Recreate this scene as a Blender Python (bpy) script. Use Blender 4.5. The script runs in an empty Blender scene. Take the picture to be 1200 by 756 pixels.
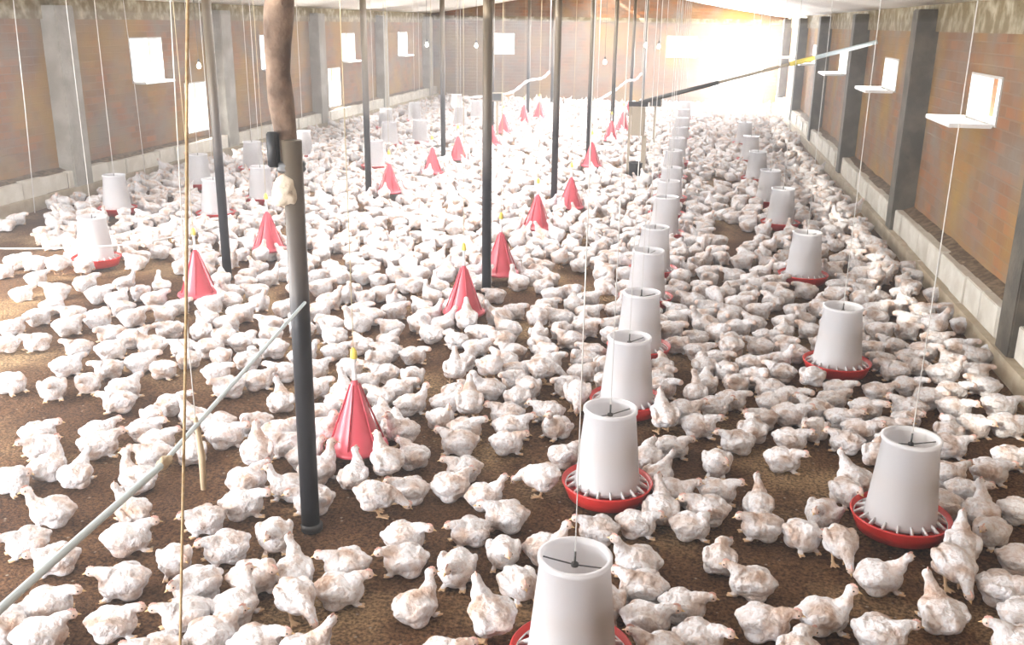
import bpy, bmesh, math, random
from mathutils import Vector, Matrix, noise
C = bpy.context.scene.collection
R = math.radians

# ------------------------------------------------------------------ camera, world, light
scn = bpy.context.scene
CAM = Vector((0, 0, 2.05)); F_PX = 1120.6; PITCH = 0.30395; ROLL = 0.01381; YAW = 0.18382
def cam_axes():
    f = Vector((-math.sin(YAW)*math.cos(PITCH), math.cos(YAW)*math.cos(PITCH), -math.sin(PITCH)))
    r = Vector((math.cos(YAW), math.sin(YAW), 0)); u = r.cross(f)
    c, s = math.cos(ROLL), math.sin(ROLL)
    return c*r + s*u, -s*r + c*u, f
AR, AU, AF = cam_axes()
cd = bpy.data.cameras.new('camera'); cam = bpy.data.objects.new('camera', cd); C.objects.link(cam)
cam.matrix_world = Matrix(((AR.x, AU.x, -AF.x, CAM.x), (AR.y, AU.y, -AF.y, CAM.y), (AR.z, AU.z, -AF.z, CAM.z), (0, 0, 0, 1)))
cd.sensor_width = 36; cd.lens = 36*F_PX/1200; cd.clip_start = .05; cd.clip_end = 300
scn.camera = cam
def project(p):
    d = Vector(p) - CAM; z = d.dot(AF)
    return 600 + F_PX*d.dot(AR)/z, 378 - F_PX*d.dot(AU)/z, z

scn.view_settings.view_transform = 'Standard'; scn.view_settings.look = 'None'
scn.view_settings.gamma = 1; scn.view_settings.use_curve_mapping = False
scn.view_settings.exposure = 0.68

w = bpy.data.worlds.new('sky'); scn.world = w; w.use_nodes = True
w.node_tree.nodes['Background'].inputs[0].default_value = (.90, .95, 1, 1)
w.node_tree.nodes['Background'].inputs[1].default_value = 3.0

def area(name, loc, target, sx, sy, watts, col=(1, 1, 1), spread=180):
    l = bpy.data.lights.new(name, 'AREA'); l.shape = 'RECTANGLE'; l.size = sx; l.size_y = sy
    l.energy = watts; l.color = col; l.spread = R(spread)
    o = bpy.data.objects.new(name, l); C.objects.link(o); o.location = loc
    o.rotation_euler = (Vector(target) - Vector(loc)).to_track_quat('-Z', 'Z').to_euler()
    return o
XW, XL, YF, YN, HC = 2.17, -7.32, 26.53, -1.6, 2.12
# daylight entering by the far doorway, a gate out of view on the left and the wall vents; front and ridge lamps are added
area('daylight_far_door', (1.0, YF+.15, 1.2), (-.6, 10, .2), 1.4, 2.0, 1000, (.97, .98, 1))
area('daylight_side_gate', (XL-.1, 3.2, 1.1), (-2.0, 5.0, 0), 5.5, 1.8, 820, (.97, .98, 1))
area('front_fill_lamp', (-4.8, YN-.1, 1.1), (-3.6, 6, 0), 3.0, 1.6, 330, (.98, .98, 1))  # added lamp in an unseen front gate, brightens the lower left
area('ridge_fill_lamp', (-2.6, 16.5, 3.3), (-2.6, 16.5, 0), .5, 18, 760, (1, .97, .96))  # added soft fill, shining down through an unseen ridge gap

sd = bpy.data.lights.new('sun', 'SUN'); sd.energy = 8.0; sd.angle = R(1.5); sd.color = (1, .95, .84)
so = bpy.data.objects.new('sun', sd); C.objects.link(so); so.location = (-20, -20, 15)
so.rotation_euler = Vector((1.9, 2.0, -1.25)).to_track_quat('-Z', 'Y').to_euler()
HAZE = .015
# ------------------------------------------------------------------ helpers
def tag(o, label=None, cat=None, group=None, kind=None):
    if label: o['label'] = label
    if cat: o['category'] = cat
    if group: o['group'] = group
    if kind: o['kind'] = kind
    return o
def empty(name, loc):
    o = bpy.data.objects.new(name, None); C.objects.link(o); o.location = loc; o.empty_display_size = .1
    return o
def obj(name, bm, mats, parent=None, smooth=True, loc=None):
    me = bpy.data.meshes.new(name)
    bmesh.ops.recalc_face_normals(bm, faces=bm.faces[:])
    bm.to_mesh(me); bm.free()
    for m in (mats if isinstance(mats, (list, tuple)) else [mats]): me.materials.append(m)
    if smooth:
        for p in me.polygons: p.use_smooth = True
    o = bpy.data.objects.new(name, me); C.objects.link(o)
    if parent: o.parent = parent
    if loc is not None: o.location = loc
    return o
def box(bm, x0, x1, y0, y1, z0, z1, mi=0, bev=0):
    vs = [bm.verts.new((x, y, z)) for x in (x0, x1) for y in (y0, y1) for z in (z0, z1)]
    idx = [(0, 1, 3, 2), (4, 6, 7, 5), (0, 4, 5, 1), (2, 3, 7, 6), (0, 2, 6, 4), (1, 5, 7, 3)]
    fs = []
    for q in idx:
        f = bm.faces.new([vs[i] for i in q]); f.material_index = mi; fs.append(f)
    if bev:
        es = list({e for f in fs for e in f.edges})
        bmesh.ops.bevel(bm, geom=es, offset=bev, segments=2, affect='EDGES')
def lathe(bm, prof, n=40, cx=0, cy=0, mi=0, close=False):
    rings = []
    for r, z in prof:
        rings.append([bm.verts.new((cx + r*math.cos(2*math.pi*k/n), cy + r*math.sin(2*math.pi*k/n), z)) for k in range(n)])
    prs = list(zip(rings[:-1], rings[1:]))
    if close: prs.append((rings[-1], rings[0]))
    for a, b in prs:
        for k in range(n):
            f = bm.faces.new((a[k], a[(k+1) % n], b[(k+1) % n], b[k])); f.material_index = mi
    if not close:
        for rg, rv in ((rings[0], True), (rings[-1], False)):
            f = bm.faces.new(rg[::-1] if rv else rg); f.material_index = mi
def tube(bm, pts, rad, n=8, mi=0):
    pts = [Vector(p) for p in pts]; rings = []
    for i, p in enumerate(pts):
        d = (pts[min(i+1, len(pts)-1)] - pts[max(i-1, 0)]).normalized()
        a = d.orthogonal().normalized() if i == 0 else (rings_a - d*rings_a.dot(d)).normalized()
        rings_a = a; b = d.cross(a)
        r = rad[i] if isinstance(rad, (list, tuple)) else rad
        rings.append([bm.verts.new(p + a*r*math.cos(2*math.pi*k/n) + b*r*math.sin(2*math.pi*k/n)) for k in range(n)])
    for a, b in zip(rings[:-1], rings[1:]):
        for k in range(n):
            f = bm.faces.new((a[k], a[(k+1) % n], b[(k+1) % n], b[k])); f.material_index = mi
    bm.faces.new(rings[0][::-1]).material_index = mi; bm.faces.new(rings[-1]).material_index = mi

# ------------------------------------------------------------------ materials
def mat(name, col=(.8, .8, .8), rough=.7, metal=0, noise_to=None, nscale=5, bump=0, bscale=30, emit=0, trans=0, detail=4, lo=.4, hi=.65, spec=.5):
    m = bpy.data.materials.new(name); m.use_nodes = True; nt = m.node_tree; N = nt.nodes; L = nt.links
    b = N['Principled BSDF']; b.inputs['Base Color'].default_value = (*col, 1)
    b.inputs['Roughness'].default_value = rough; b.inputs['Metallic'].default_value = metal
    b.inputs['Specular IOR Level'].default_value = spec
    tc = N.new('ShaderNodeNewGeometry')
    if noise_to:
        n = N.new('ShaderNodeTexNoise'); n.inputs['Scale'].default_value = nscale; n.inputs['Detail'].default_value = detail
        L.new(tc.outputs['Position'], n.inputs['Vector'])
        r = N.new('ShaderNodeValToRGB'); r.color_ramp.elements[0].position = lo; r.color_ramp.elements[1].position = hi
        r.color_ramp.elements[0].color = (*col, 1); r.color_ramp.elements[1].color = (*noise_to, 1)
        L.new(n.outputs['Fac'], r.inputs['Fac']); L.new(r.outputs['Color'], b.inputs['Base Color'])
    if bump:
        n = N.new('ShaderNodeTexNoise'); n.inputs['Scale'].default_value = bscale; n.inputs['Detail'].default_value = 5
        L.new(tc.outputs['Position'], n.inputs['Vector'])
        bp = N.new('ShaderNodeBump'); bp.inputs['Strength'].default_value = bump; bp.inputs['Distance'].default_value = .02
        L.new(n.outputs['Fac'], bp.inputs['Height']); L.new(bp.outputs['Normal'], b.inputs['Normal'])
    if emit:
        b.inputs['Emission Color'].default_value = (*col, 1); b.inputs['Emission Strength'].default_value = emit
    if trans: b.inputs['Transmission Weight'].default_value = trans
    return m
def brick_mat(name, axis):
    m = bpy.data.materials.new(name); m.use_nodes = True; nt = m.node_tree; N = nt.nodes; L = nt.links
    b = N['Principled BSDF']; b.inputs['Roughness'].default_value = .93; b.inputs['Specular IOR Level'].default_value = .2
    g = N.new('ShaderNodeNewGeometry'); s = N.new('ShaderNodeSeparateXYZ'); L.new(g.outputs['Position'], s.inputs[0])
    c = N.new('ShaderNodeCombineXYZ'); L.new(s.outputs[axis], c.inputs[0]); L.new(s.outputs[2], c.inputs[1])
    br = N.new('ShaderNodeTexBrick'); L.new(c.outputs[0], br.inputs['Vector'])
    br.inputs['Scale'].default_value = 1; br.inputs['Brick Width'].default_value = .25; br.inputs['Row Height'].default_value = .085
    br.inputs['Mortar Size'].default_value = .007; br.inputs['Mortar Smooth'].default_value = .3
    br.inputs['Color1'].default_value = (.36, .16, .075, 1); br.inputs['Color2'].default_value = (.22, .125, .075, 1)
    br.inputs['Mortar'].default_value = (.27, .18, .12, 1)
    # dusty, stained areas
    n = N.new('ShaderNodeTexNoise'); n.inputs['Scale'].default_value = 2.3; n.inputs['Detail'].default_value = 6; L.new(g.outputs['Position'], n.inputs['Vector'])
    r = N.new('ShaderNodeValToRGB'); r.color_ramp.elements[0].position = .38; r.color_ramp.elements[1].position = .68
    L.new(n.outputs['Fac'], r.inputs['Fac'])
    mx = N.new('ShaderNodeMix'); mx.data_type = 'RGBA'; L.new(r.outputs['Color'], mx.inputs[0]); L.new(br.outputs['Color'], mx.inputs[6])
    mx.inputs[7].default_value = (.25, .21, .17, 1)
    n2 = N.new('ShaderNodeTexNoise'); n2.inputs['Scale'].default_value = 1.1; n2.inputs['Detail'].default_value = 5
    mp = N.new('ShaderNodeVectorMath'); mp.operation = 'ADD'; mp.inputs[1].default_value = (7, 3, 5); L.new(g.outputs['Position'], mp.inputs[0]); L.new(mp.outputs[0], n2.inputs['Vector'])
    r2 = N.new('ShaderNodeValToRGB'); r2.color_ramp.elements[0].position = .45; r2.color_ramp.elements[1].position = .72
    L.new(n2.outputs['Fac'], r2.inputs['Fac'])
    mx2 = N.new('ShaderNodeMix'); mx2.data_type = 'RGBA'; L.new(r2.outputs['Color'], mx2.inputs[0]); L.new(mx.outputs[2], mx2.inputs[6])
    mx2.inputs[7].default_value = (.38, .23, .06, 1)
    L.new(mx2.outputs[2], b.inputs['Base Color'])
    bp = N.new('ShaderNodeBump'); bp.inputs['Strength'].default_value = .5; bp.inputs['Distance'].default_value = .01
    L.new(br.outputs['Fac'], bp.inputs['Height']); bp.invert = True; L.new(bp.outputs['Normal'], b.inputs['Normal'])
    return m
M = {}
M['brick_side'] = brick_mat('brick_side', 1); M['brick_end'] = brick_mat('brick_end', 0)
M['concrete'] = mat('concrete', (.30, .28, .24), .9, noise_to=(.42, .40, .36), nscale=4, bump=.4)
M['shaded_concrete'] = mat('shaded_concrete', (.085, .075, .06), .9, noise_to=(.15, .13, .10), nscale=6, bump=.4)  # right piers: shade of their camera-facing sides put into the colour
M['beam'] = mat('old_beam', (.22, .17, .09), .9, noise_to=(.50, .45, .33), nscale=7, bump=.4, lo=.45, hi=.7)
M['sheet'] = mat('ceiling_sheet', (.80, .78, .74), .7, noise_to=(.86, .85, .82), nscale=.8, bump=.25, bscale=2)
M['litter'] = None
M['dirt'] = mat('dirt_ledge', (.10, .06, .03), .95, noise_to=(.25, .18, .11), nscale=18, bump=.8)
M['plastic_white'] = mat('white_plastic', (.86, .86, .88), .35)
M['feed'] = mat('feed_grain', (.50, .36, .24), .9, noise_to=(.62, .48, .34), nscale=120)
M['red'] = mat('red_plastic', (.62, .035, .03), .35)
M['cone_red'] = mat('bell_red_plastic', (.60, .09, .12), .3)
M['cord'] = mat('cord', (.62, .52, .34), .9)
M['white_cord'] = mat('white_cord', (.75, .74, .72), .8)
M['rope'] = mat('tan_rope', (.45, .31, .16), .9, noise_to=(.55, .42, .25), nscale=90)
M['wire'] = mat('dark_wire', (.08, .08, .08), .5, metal=.5)
M['wood'] = mat('rough_wood', (.13, .085, .06), .9, noise_to=(.30, .21, .15), nscale=9, bump=.8, bscale=22)
M['light_wood'] = mat('light_wood', (.62, .50, .34), .8)
M['yellow'] = mat('yellow_plastic', (.80, .66, .12), .5)
M['hose'] = mat('pale_hose', (.62, .72, .76), .45)
M['cloth'] = mat('cloth', (.70, .62, .50), .95, bump=.5)
M['beige'] = mat('beige_metal', (.38, .32, .24), .6)
M['black'] = mat('black_plastic', (.02, .022, .025), .55)
M['bulb'] = mat('bulb_glass', (1, .95, .85), .3, emit=8)
M['frame'] = mat('vent_frame', (.55, .53, .50), .6)
M['flap'] = mat('vent_flap', (.85, .85, .83), .4)
M['outside'] = mat('outside_ground', (.75, .72, .66), .95)

def paint_pipe():
    m = bpy.data.materials.new('painted_pipe'); m.use_nodes = True; nt = m.node_tree; N = nt.nodes; L = nt.links
    b = N['Principled BSDF']; b.inputs['Roughness'].default_value = .5; b.inputs['Metallic'].default_value = .2
    g = N.new('ShaderNodeNewGeometry'); s = N.new('ShaderNodeSeparateXYZ'); L.new(g.outputs['Position'], s.inputs[0])
    n = N.new('ShaderNodeTexNoise'); n.inputs['Scale'].default_value = 9; L.new(g.outputs['Position'], n.inputs['Vector'])
    a = N.new('ShaderNodeMath'); a.operation = 'MULTIPLY_ADD'; L.new(n.outputs['Fac'], a.inputs[0]); a.inputs[1].default_value = .25; L.new(s.outputs[2], a.inputs[2])
    r = N.new('ShaderNodeValToRGB'); e = r.color_ramp.elements
    mr = N.new('ShaderNodeMapRange'); mr.inputs[1].default_value = 0; mr.inputs[2].default_value = 2.4; L.new(a.outputs[0], mr.inputs[0])
    e[0].position = .44; e[0].color = (.018, .018, .022, 1); e[1].position = .50; e[1].color = (.10, .09, .085, 1)
    x = e.new(.75); x.color = (.13, .10, .065, 1)
    L.new(mr.outputs[0], r.inputs['Fac']); L.new(r.outputs['Color'], b.inputs['Base Color'])
    return m
M['pipe'] = paint_pipe()

def litter_mat():
    m = bpy.data.materials.new('litter'); m.use_nodes = True; nt = m.node_tree; N = nt.nodes; L = nt.links
    b = N['Principled BSDF']; b.inputs['Roughness'].default_value = .95; b.inputs['Specular IOR Level'].default_value = .15
    g = N.new('ShaderNodeNewGeometry')
    n = N.new('ShaderNodeTexNoise'); n.inputs['Scale'].default_value = 1.3; n.inputs['Detail'].default_value = 6; L.new(g.outputs['Position'], n.inputs['Vector'])
    r = N.new('ShaderNodeValToRGB'); e = r.color_ramp.elements; e[0].position = .35; e[0].color = (.085, .042, .022, 1); e[1].position = .66; e[1].color = (.32, .22, .125, 1)
    x = e.new(.52); x.color = (.135, .073, .038, 1)
    L.new(n.outputs['Fac'], r.inputs['Fac'])
    n2 = N.new('ShaderNodeTexNoise'); n2.inputs['Scale'].default_value = 70; n2.inputs['Detail'].default_value = 4; n2.inputs['Roughness'].default_value = .65; L.new(g.outputs['Position'], n2.inputs['Vector'])
    r2 = N.new('ShaderNodeValToRGB'); f = r2.color_ramp.elements; f[0].position = .38; f[0].color = (.42, .40, .38, 1); f[1].position = .64; f[1].color = (1.9, 1.85, 1.75, 1)
    L.new(n2.outputs['Fac'], r2.inputs['Fac'])
    mx = N.new('ShaderNodeMix'); mx.data_type = 'RGBA'; mx.blend_type = 'MULTIPLY'; mx.inputs[0].default_value = 1; mx.clamp_result = False
    L.new(r.outputs['Color'], mx.inputs[6]); L.new(r2.outputs['Color'], mx.inputs[7])
    # fallen down feathers
    v = N.new('ShaderNodeTexVoronoi'); v.inputs['Scale'].default_value = 14; L.new(g.outputs['Position'], v.inputs['Vector'])
    r3 = N.new('ShaderNodeValToRGB'); h = r3.color_ramp.elements; h[0].position = .05; h[0].color = (1, 1, 1, 1); h[1].position = .11; h[1].color = (0, 0, 0, 1)
    L.new(v.outputs['Distance'], r3.inputs['Fac'])
    mx2 = N.new('ShaderNodeMix'); mx2.data_type = 'RGBA'; L.new(r3.outputs['Color'], mx2.inputs[0]); L.new(mx.outputs[2], mx2.inputs[6]); mx2.inputs[7].default_value = (.38, .31, .24, 1)
    L.new(mx2.outputs[2], b.inputs['Base Color'])
    bp = N.new('ShaderNodeBump'); bp.inputs['Strength'].default_value = .9; bp.inputs['Distance'].default_value = .02
    L.new(n2.outputs['Fac'], bp.inputs['Height']); L.new(bp.outputs['Normal'], b.inputs['Normal'])
    return m
M['litter'] = litter_mat()

def feather_mat():
    m = bpy.data.materials.new('white_feathers'); m.use_nodes = True; nt = m.node_tree; N = nt.nodes; L = nt.links
    b = N['Principled BSDF']; b.inputs['Roughness'].default_value = .85; b.inputs['Specular IOR Level'].default_value = .2
    g = N.new('ShaderNodeNewGeometry')
    n = N.new('ShaderNodeTexNoise'); n.inputs['Scale'].default_value = 11; n.inputs['Detail'].default_value = 2; L.new(g.outputs['Position'], n.inputs['Vector'])
    r = N.new('ShaderNodeValToRGB'); e = r.color_ramp.elements; e[0].position = .46; e[0].color = (.80, .79, .81, 1); e[1].position = .70; e[1].color = (.56, .42, .34, 1)
    x = e.new(.55); x.color = (.75, .69, .67, 1)
    L.new(n.outputs['Fac'], r.inputs['Fac'])
    n2 = N.new('ShaderNodeTexNoise'); n2.inputs['Scale'].default_value = 62; n2.inputs['Detail'].default_value = 3; n2.inputs['Distortion'].default_value = .6; L.new(g.outputs['Position'], n2.inputs['Vector'])
    r2 = N.new('ShaderNodeValToRGB'); f = r2.color_ramp.elements; f[0].position = .36; f[0].color = (.84, .77, .74, 1); f[1].position = .50; f[1].color = (1, 1, 1, 1)  # crease shade put into the colour: hollows of the ruffle noise darkened
    L.new(n2.outputs['Fac'], r2.inputs['Fac'])
    mx = N.new('ShaderNodeMix'); mx.data_type = 'RGBA'; mx.blend_type = 'MULTIPLY'; mx.inputs[0].default_value = 1
    L.new(r.outputs['Color'], mx.inputs[6]); L.new(r2.outputs['Color'], mx.inputs[7]); L.new(mx.outputs[2], b.inputs['Base Color'])
    bp = N.new('ShaderNodeBump'); bp.inputs['Strength'].default_value = .7; bp.inputs['Distance'].default_value = .014
    L.new(n2.outputs['Fac'], bp.inputs['Height']); L.new(bp.outputs['Normal'], b.inputs['Normal'])
    return m
M['feather'] = feather_mat()
M['skin'] = mat('pink_skin', (.74, .57, .49), .7)
M['shank'] = mat('shank_skin', (.70, .48, .28), .6)
M['beak'] = mat('beak_horn', (.72, .50, .25), .5)
M['comb'] = mat('comb_flesh', (.70, .42, .36), .6)
M['eye'] = mat('eye_dark', (.02, .015, .01), .2)

# ------------------------------------------------------------------ the building
def wall_cells(bm, axis, pos0, pos1, u0, u1, z0, z1, holes):
    us = sorted({u0, u1, *[h[0] for h in holes], *[h[1] for h in holes]}); zs = sorted({z0, z1, *[h[2] for h in holes], *[h[3] for h in holes]})
    us = [u for u in us if u0 <= u <= u1]; zs = [z for z in zs if z0 <= z <= z1]
    for a, b_ in zip(us[:-1], us[1:]):
        runs = []
        for c, d in zip(zs[:-1], zs[1:]):
            um, zm = (a+b_)/2, (c+d)/2
            if any(h[0] < um < h[1] and h[2] < zm < h[3] for h in holes): continue
            if runs and abs(runs[-1][1]-c) < 1e-6: runs[-1][1] = d
            else: runs.append([c, d])
        for c, d in runs:
            if axis == 'x': box(bm, pos0, pos1, a, b_, c, d)
            else: box(bm, a, b_, pos0, pos1, c, d)
SP = 3.9
rw = [(8.09+SP*i) for i in range(5)]                       # vent centres on the right wall
lw = [(12.2+SP*i) for i in range(4)]                       # vent centres on the left wall
WH = (1.36, 1.72)
r_holes = [(y-.42, y+.42, *WH) for y in rw]
l_holes = [(y-.40, y+.40, 1.22, 1.80) for y in lw] + [(8.3-.4, 8.3+.4, 1.22, 1.80)] + [(13.10, 13.75, .42, 1.15), (18.75, 19.45, .35, 1.13)] + [(.3, 6.0, .25, 2.08)]
f_holes = [(.32, 1.66, 0.0, 2.05), (-5.58, -4.96, 1.22, 1.78), (-.89, -.10, 1.22, 1.78)]
n_holes = [(-6.4, -3.2, .25, 1.95)]
T = .2; ZB = -.12
bm = bmesh.new(); wall_cells(bm, 'x', XW, XW+T, YN-T, YF+T, ZB, HC, r_holes); tag(obj('wall_right', bm, M['brick_side'], smooth=False), kind='structure')
bm = bmesh.new(); wall_cells(bm, 'x', XL-T, XL, YN-T, YF+T, ZB, HC, l_holes); tag(obj('wall_left', bm, M['brick_side'], smooth=False), kind='structure')
XR_ = (XL+XW)/2; ZR = 3.02
def gable(name, y0, y1, holes):
    bm = bmesh.new(); wall_cells(bm, 'y', y0, y1, XL, XW, ZB, HC, [h for h in holes])
    a = [bm.verts.new(p) for p in ((XL, y0, HC), (XW, y0, HC), (XW, y0, HC+.16), (XR_, y0, ZR+.16), (XL, y0, HC+.16))]
    b_ = [bm.verts.new((v.co.x, y1, v.co.z)) for v in a]
    bm.faces.new(a); bm.faces.new(b_[::-1])
    for i in range(5): bm.faces.new((a[i], a[(i+1) % 5], b_[(i+1) % 5], b_[i]))
    return tag(obj(name, bm, M['brick_end'], smooth=False), kind='structure')
gable('wall_far', YF, YF+T, f_holes)
bm = bmesh.new(); wall_cells(bm, 'y', YN-T, YN, XL, XW, ZB, HC+.9, n_holes); tag(obj('wall_near', bm, M['brick_end'], smooth=False), kind='structure')

# litter floor, gently uneven
bm = bmesh.new()
nx, ny = 60, 170
gv = [[bm.verts.new((XL-.02+(XW-XL+.04)*i/nx, YN+(YF-YN)*j/ny, 0)) for j in range(ny+1)] for i in range(nx+1)]
for row in gv:
    for v_ in row: v_.co.z = (noise.noise(v_.co*1.7)-.35)*.016
for i in range(nx):
    for j in range(ny): bm.faces.new((gv[i][j], gv[i+1][j], gv[i+1][j+1], gv[i][j+1]))
tag(obj('floor', bm, M['litter']), kind='structure')
bm = bmesh.new(); box(bm, -40, 40, -30, 90, -.5, -.13); tag(obj('ground_outside', bm, M['outside'], smooth=False), kind='structure')

# ceiling: two sloping sheets, sagging a little between the rafters, with an unseen ridge gap added for the fill lamp
def ceil_z(x):
    t = abs(x-XR_)/((XW-XL)/2); return ZR - (ZR-HC-.14)*t
bm = bmesh.new()
for x0, x1 in ((XL, XR_-.25), (XR_+.25, XW)):
    nx, ny = 14, 180
    g = []
    for i in range(nx+1):
        x = x0+(x1-x0)*i/nx; row = []
        for j in range(ny+1):
            y = YN-T+(YF-YN+2*T)*j/ny
            s = .035*abs(math.sin(math.pi*(y-3.39)/1.8)) + .02*noise.noise(Vector((x*1.3, y*1.1, 0)))
            edge = min(1, (x-XL)/.5, (XW-x)/.5); row.append(bm.verts.new((x, y, ceil_z(x)-s*max(edge, 0))))
        g.append(row)
    for i in range(nx):
        for j in range(ny): bm.faces.new((g[i][j], g[i][j+1], g[i+1][j+1], g[i+1][j]))
o = obj('ceiling', bm, M['sheet']); tag(o, kind='structure')
md = o.modifiers.new('t', 'SOLIDIFY'); md.thickness = .02; md.offset = 1

bm = bmesh.new(); box(bm, XR_-.85, XR_+.85, YN-T, YF+T, 3.42, 3.45)  # unseen cap added to keep the sun out of the ridge gap
tag(obj('ceiling_sun_block', bm, M['sheet'], smooth=False), kind='structure')
# ring beams, plinths and piers
bm = bmesh.new(); box(bm, XW-.03, XW+T, YN, YF, HC-.10, HC+.20); tag(obj('trim_1', bm, M['beam'], smooth=False), kind='structure')  # side plates; their olive also stands for shade on the near ceiling edge
bm = bmesh.new(); box(bm, XL-T, XL+.03, YN, YF, HC-.10, HC+.20); tag(obj('trim_2', bm, M['beam'], smooth=False), kind='structure')
bm = bmesh.new(); box(bm, XL+.03, XW-.03, YF-.04, YF, HC-.03, HC+.09); tag(obj('trim_3', bm, M['beam'], smooth=False), kind='structure')
random.seed(4)
M['block_joint'] = mat('block_joint', (.16, .12, .08), .95)
def plinth(name, x0, x1, inner, ya, yb, h, gaps):
    """row of pale blocks with open joints on a footing, loose dirt on top"""
    bm = bmesh.new(); y = ya
    while y < yb-.05:
        w_ = min(.40, yb-y)
        if not any(a < y+w_/2 < b_ for a, b_ in gaps):
            dx = random.uniform(-.008, .008)
            box(bm, x0+dx, x1+dx, y+.006, y+w_-.006, .13, h+random.uniform(-.008, .008), 0, .006)
        y += w_
    fx = (x0-.05, x1) if inner < 0 else (x0, x1+.05)
    box(bm, *fx, ya, yb, -.05, .13, 1)
    box(bm, x0+.012, x1-.012, ya, yb, .13, h-.02, 2)
    # dirt heaped on top against the wall
    n = int((yb-ya)/.1)
    wx = x1-.0 if inner < 0 else x0
    tx = x0+.05 if inner < 0 else x1-.05
    A = [[], [], []]
    for j in range(n+1):
        yy = ya+(yb-ya)*j/n; k = noise.noise(Vector((yy*2.1, inner, 0)))
        A[0].append(bm.verts.new((wx, yy, h+.035+.02*k))); A[1].append(bm.verts.new(((wx+tx)/2, yy, h+.015+.01*k))); A[2].append(bm.verts.new((tx, yy, h-.012)))
    for a, b_ in ((0, 1), (1, 2)):
        for j in range(n):
            f = bm.faces.new((A[a][j], A[a][j+1], A[b_][j+1], A[b_][j])); f.material_index = 3
    tag(obj(name, bm, [M['curb'], M['footing'], M['block_joint'], M['dirt']], smooth=False), kind='structure')
M['curb'] = mat('whitewashed_block', (.62, .58, .50), .85, noise_to=(.74, .71, .64), nscale=6, bump=.3)
M['footing'] = mat('footing', (.42, .34, .23), .9, noise_to=(.52, .45, .34), nscale=8, bump=.5)
plinth('baseboard_right', XW-.17, XW, -1, YN, YF, .34, [])
plinth('baseboard_left', XL, XL+.17, 1, YN, YF, .32, [(.2, 6.1)])
k = 0
def pier(name, x0, x1, y0, y1, h, m):
    bm = bmesh.new(); box(bm, x0, x1, y0, y1, -.06, h, 0, .01)
    tag(obj(name, bm, m, smooth=False), kind='structure')
for i in range(-1, 5):
    k += 1; y = 10.03+SP*i; pier('trim_%d' % (k+3), XW-.20, XW+.02, y-.13, y+.13, HC+.1, M['shaded_concrete'])
for i in range(0, 5):
    k += 1; y = 10.26+SP*i; pier('trim_%d' % (k+3), XL-.02, XL+.20, y-.17, y+.17, HC+.05, M['concrete'])

# vents with their drop-down flaps, doors
nwin = 0
def vent(side, y, z0, z1, hw, flap=True, light=34):
    global nwin; nwin += 1
    root = empty('window_%d' % nwin, (0, y, z0)); tag(root, kind='structure')
    s = 1 if side == 'r' else -1
    xi = XW if side == 'r' else XL
    xa, xb = sorted((xi-s*.01, xi+s*.16)); h = z1-z0
    bm = bmesh.new(); t = .02
    box(bm, xa, xb, -hw, -hw+t, 0, h); box(bm, xa, xb, hw-t, hw, 0, h)
    box(bm, xa, xb, -hw+t, hw-t, 0, t); box(bm, xa, xb, -hw+t, hw-t, h-t, h)
    obj('window_frame', bm, M['frame'], root, False)
    if flap:
        bm = bmesh.new(); fw = .30 if s > 0 else .16
        box(bm, 0, -s*fw, -hw+.03, hw-.03, -.008, .008, 0, .004)
        for q in (-1, 1): box(bm, 0, -s*fw, q*(hw-.03)-.006, q*(hw-.03)+.006, 0, .025)
        f = obj('window_flap', bm, M['flap'], root, False); f.location = (xi-s*.02, 0, -.005); f.rotation_euler = (0, 0, 0)
    if light: area('daylight_vent', (xi+s*.22, y, (z0+z1)/2), (xi-s*3, y-.4, .3), hw*2-.05, h-.05, light, (1, .98, .95))
for y in rw: vent('r', y, *WH, .42)
for y in lw: vent('l', y, 1.22, 1.80, .40)
vent('l', 8.3, 1.22, 1.80, .40)
vent('l', 13.425, .42, 1.15, .325, False, 25); vent('l', 19.1, .35, 1.13, .35, False, 25)
for x0, x1 in ((-5.58, -4.96), (-.89, -.10)):
    nwin += 1; root = empty('window_%d' % nwin, ((x0+x1)/2, YF, 1.22)); tag(root, kind='structure')
    bm = bmesh.new(); hw = (x1-x0)/2
    box(bm, -hw, -hw+.02, -.01, .16, 0, .56); box(bm, hw-.02, hw, -.01, .16, 0, .56); box(bm, -hw+.02, hw-.02, -.01, .16, 0, .02); box(bm, -hw+.02, hw-.02, -.01, .16, .54, .56)
    obj('window_frame', bm, M['frame'], root, False)
    area('daylight_vent', ((x0+x1)/2, YF+.22, 1.5), ((x0+x1)/2, YF-4, .3), .6, .5, 35, (1, .98, .95))
root = empty('door_1', (.99, YF, 0)); tag(root, kind='structure')
bm = bmesh.new()
box(bm, -.67, -.62, -.02, .18, 0, 2.05); box(bm, .62, .67, -.02, .18, 0, 2.05); box(bm, -.62, .62, -.02, .18, 2.0, 2.05)
obj('door_frame', bm, M['frame'], root, False)

# dusty air filling the barn
bm = bmesh.new(); box(bm, XL+.24, XW-.24, YN+.05, YF-.06, .0, 2.1)
m = bpy.data.materials.new('dusty_air'); m.use_nodes = True; nt = m.node_tree; nt.nodes.clear()
vo = nt.nodes.new('ShaderNodeOutputMaterial'); vs = nt.nodes.new('ShaderNodeVolumeScatter'); vs.inputs['Density'].default_value = HAZE; vs.inputs['Anisotropy'].default_value = .35
vs.inputs['Color'].default_value = (1, .98, .98, 1)
nt.links.new(vs.outputs[0], vo.inputs['Volume'])
if HAZE: tag(obj('dusty_air', bm, m, smooth=False), 'thin bright dust haze hanging in the barn air', 'haze', None, 'stuff')

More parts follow.
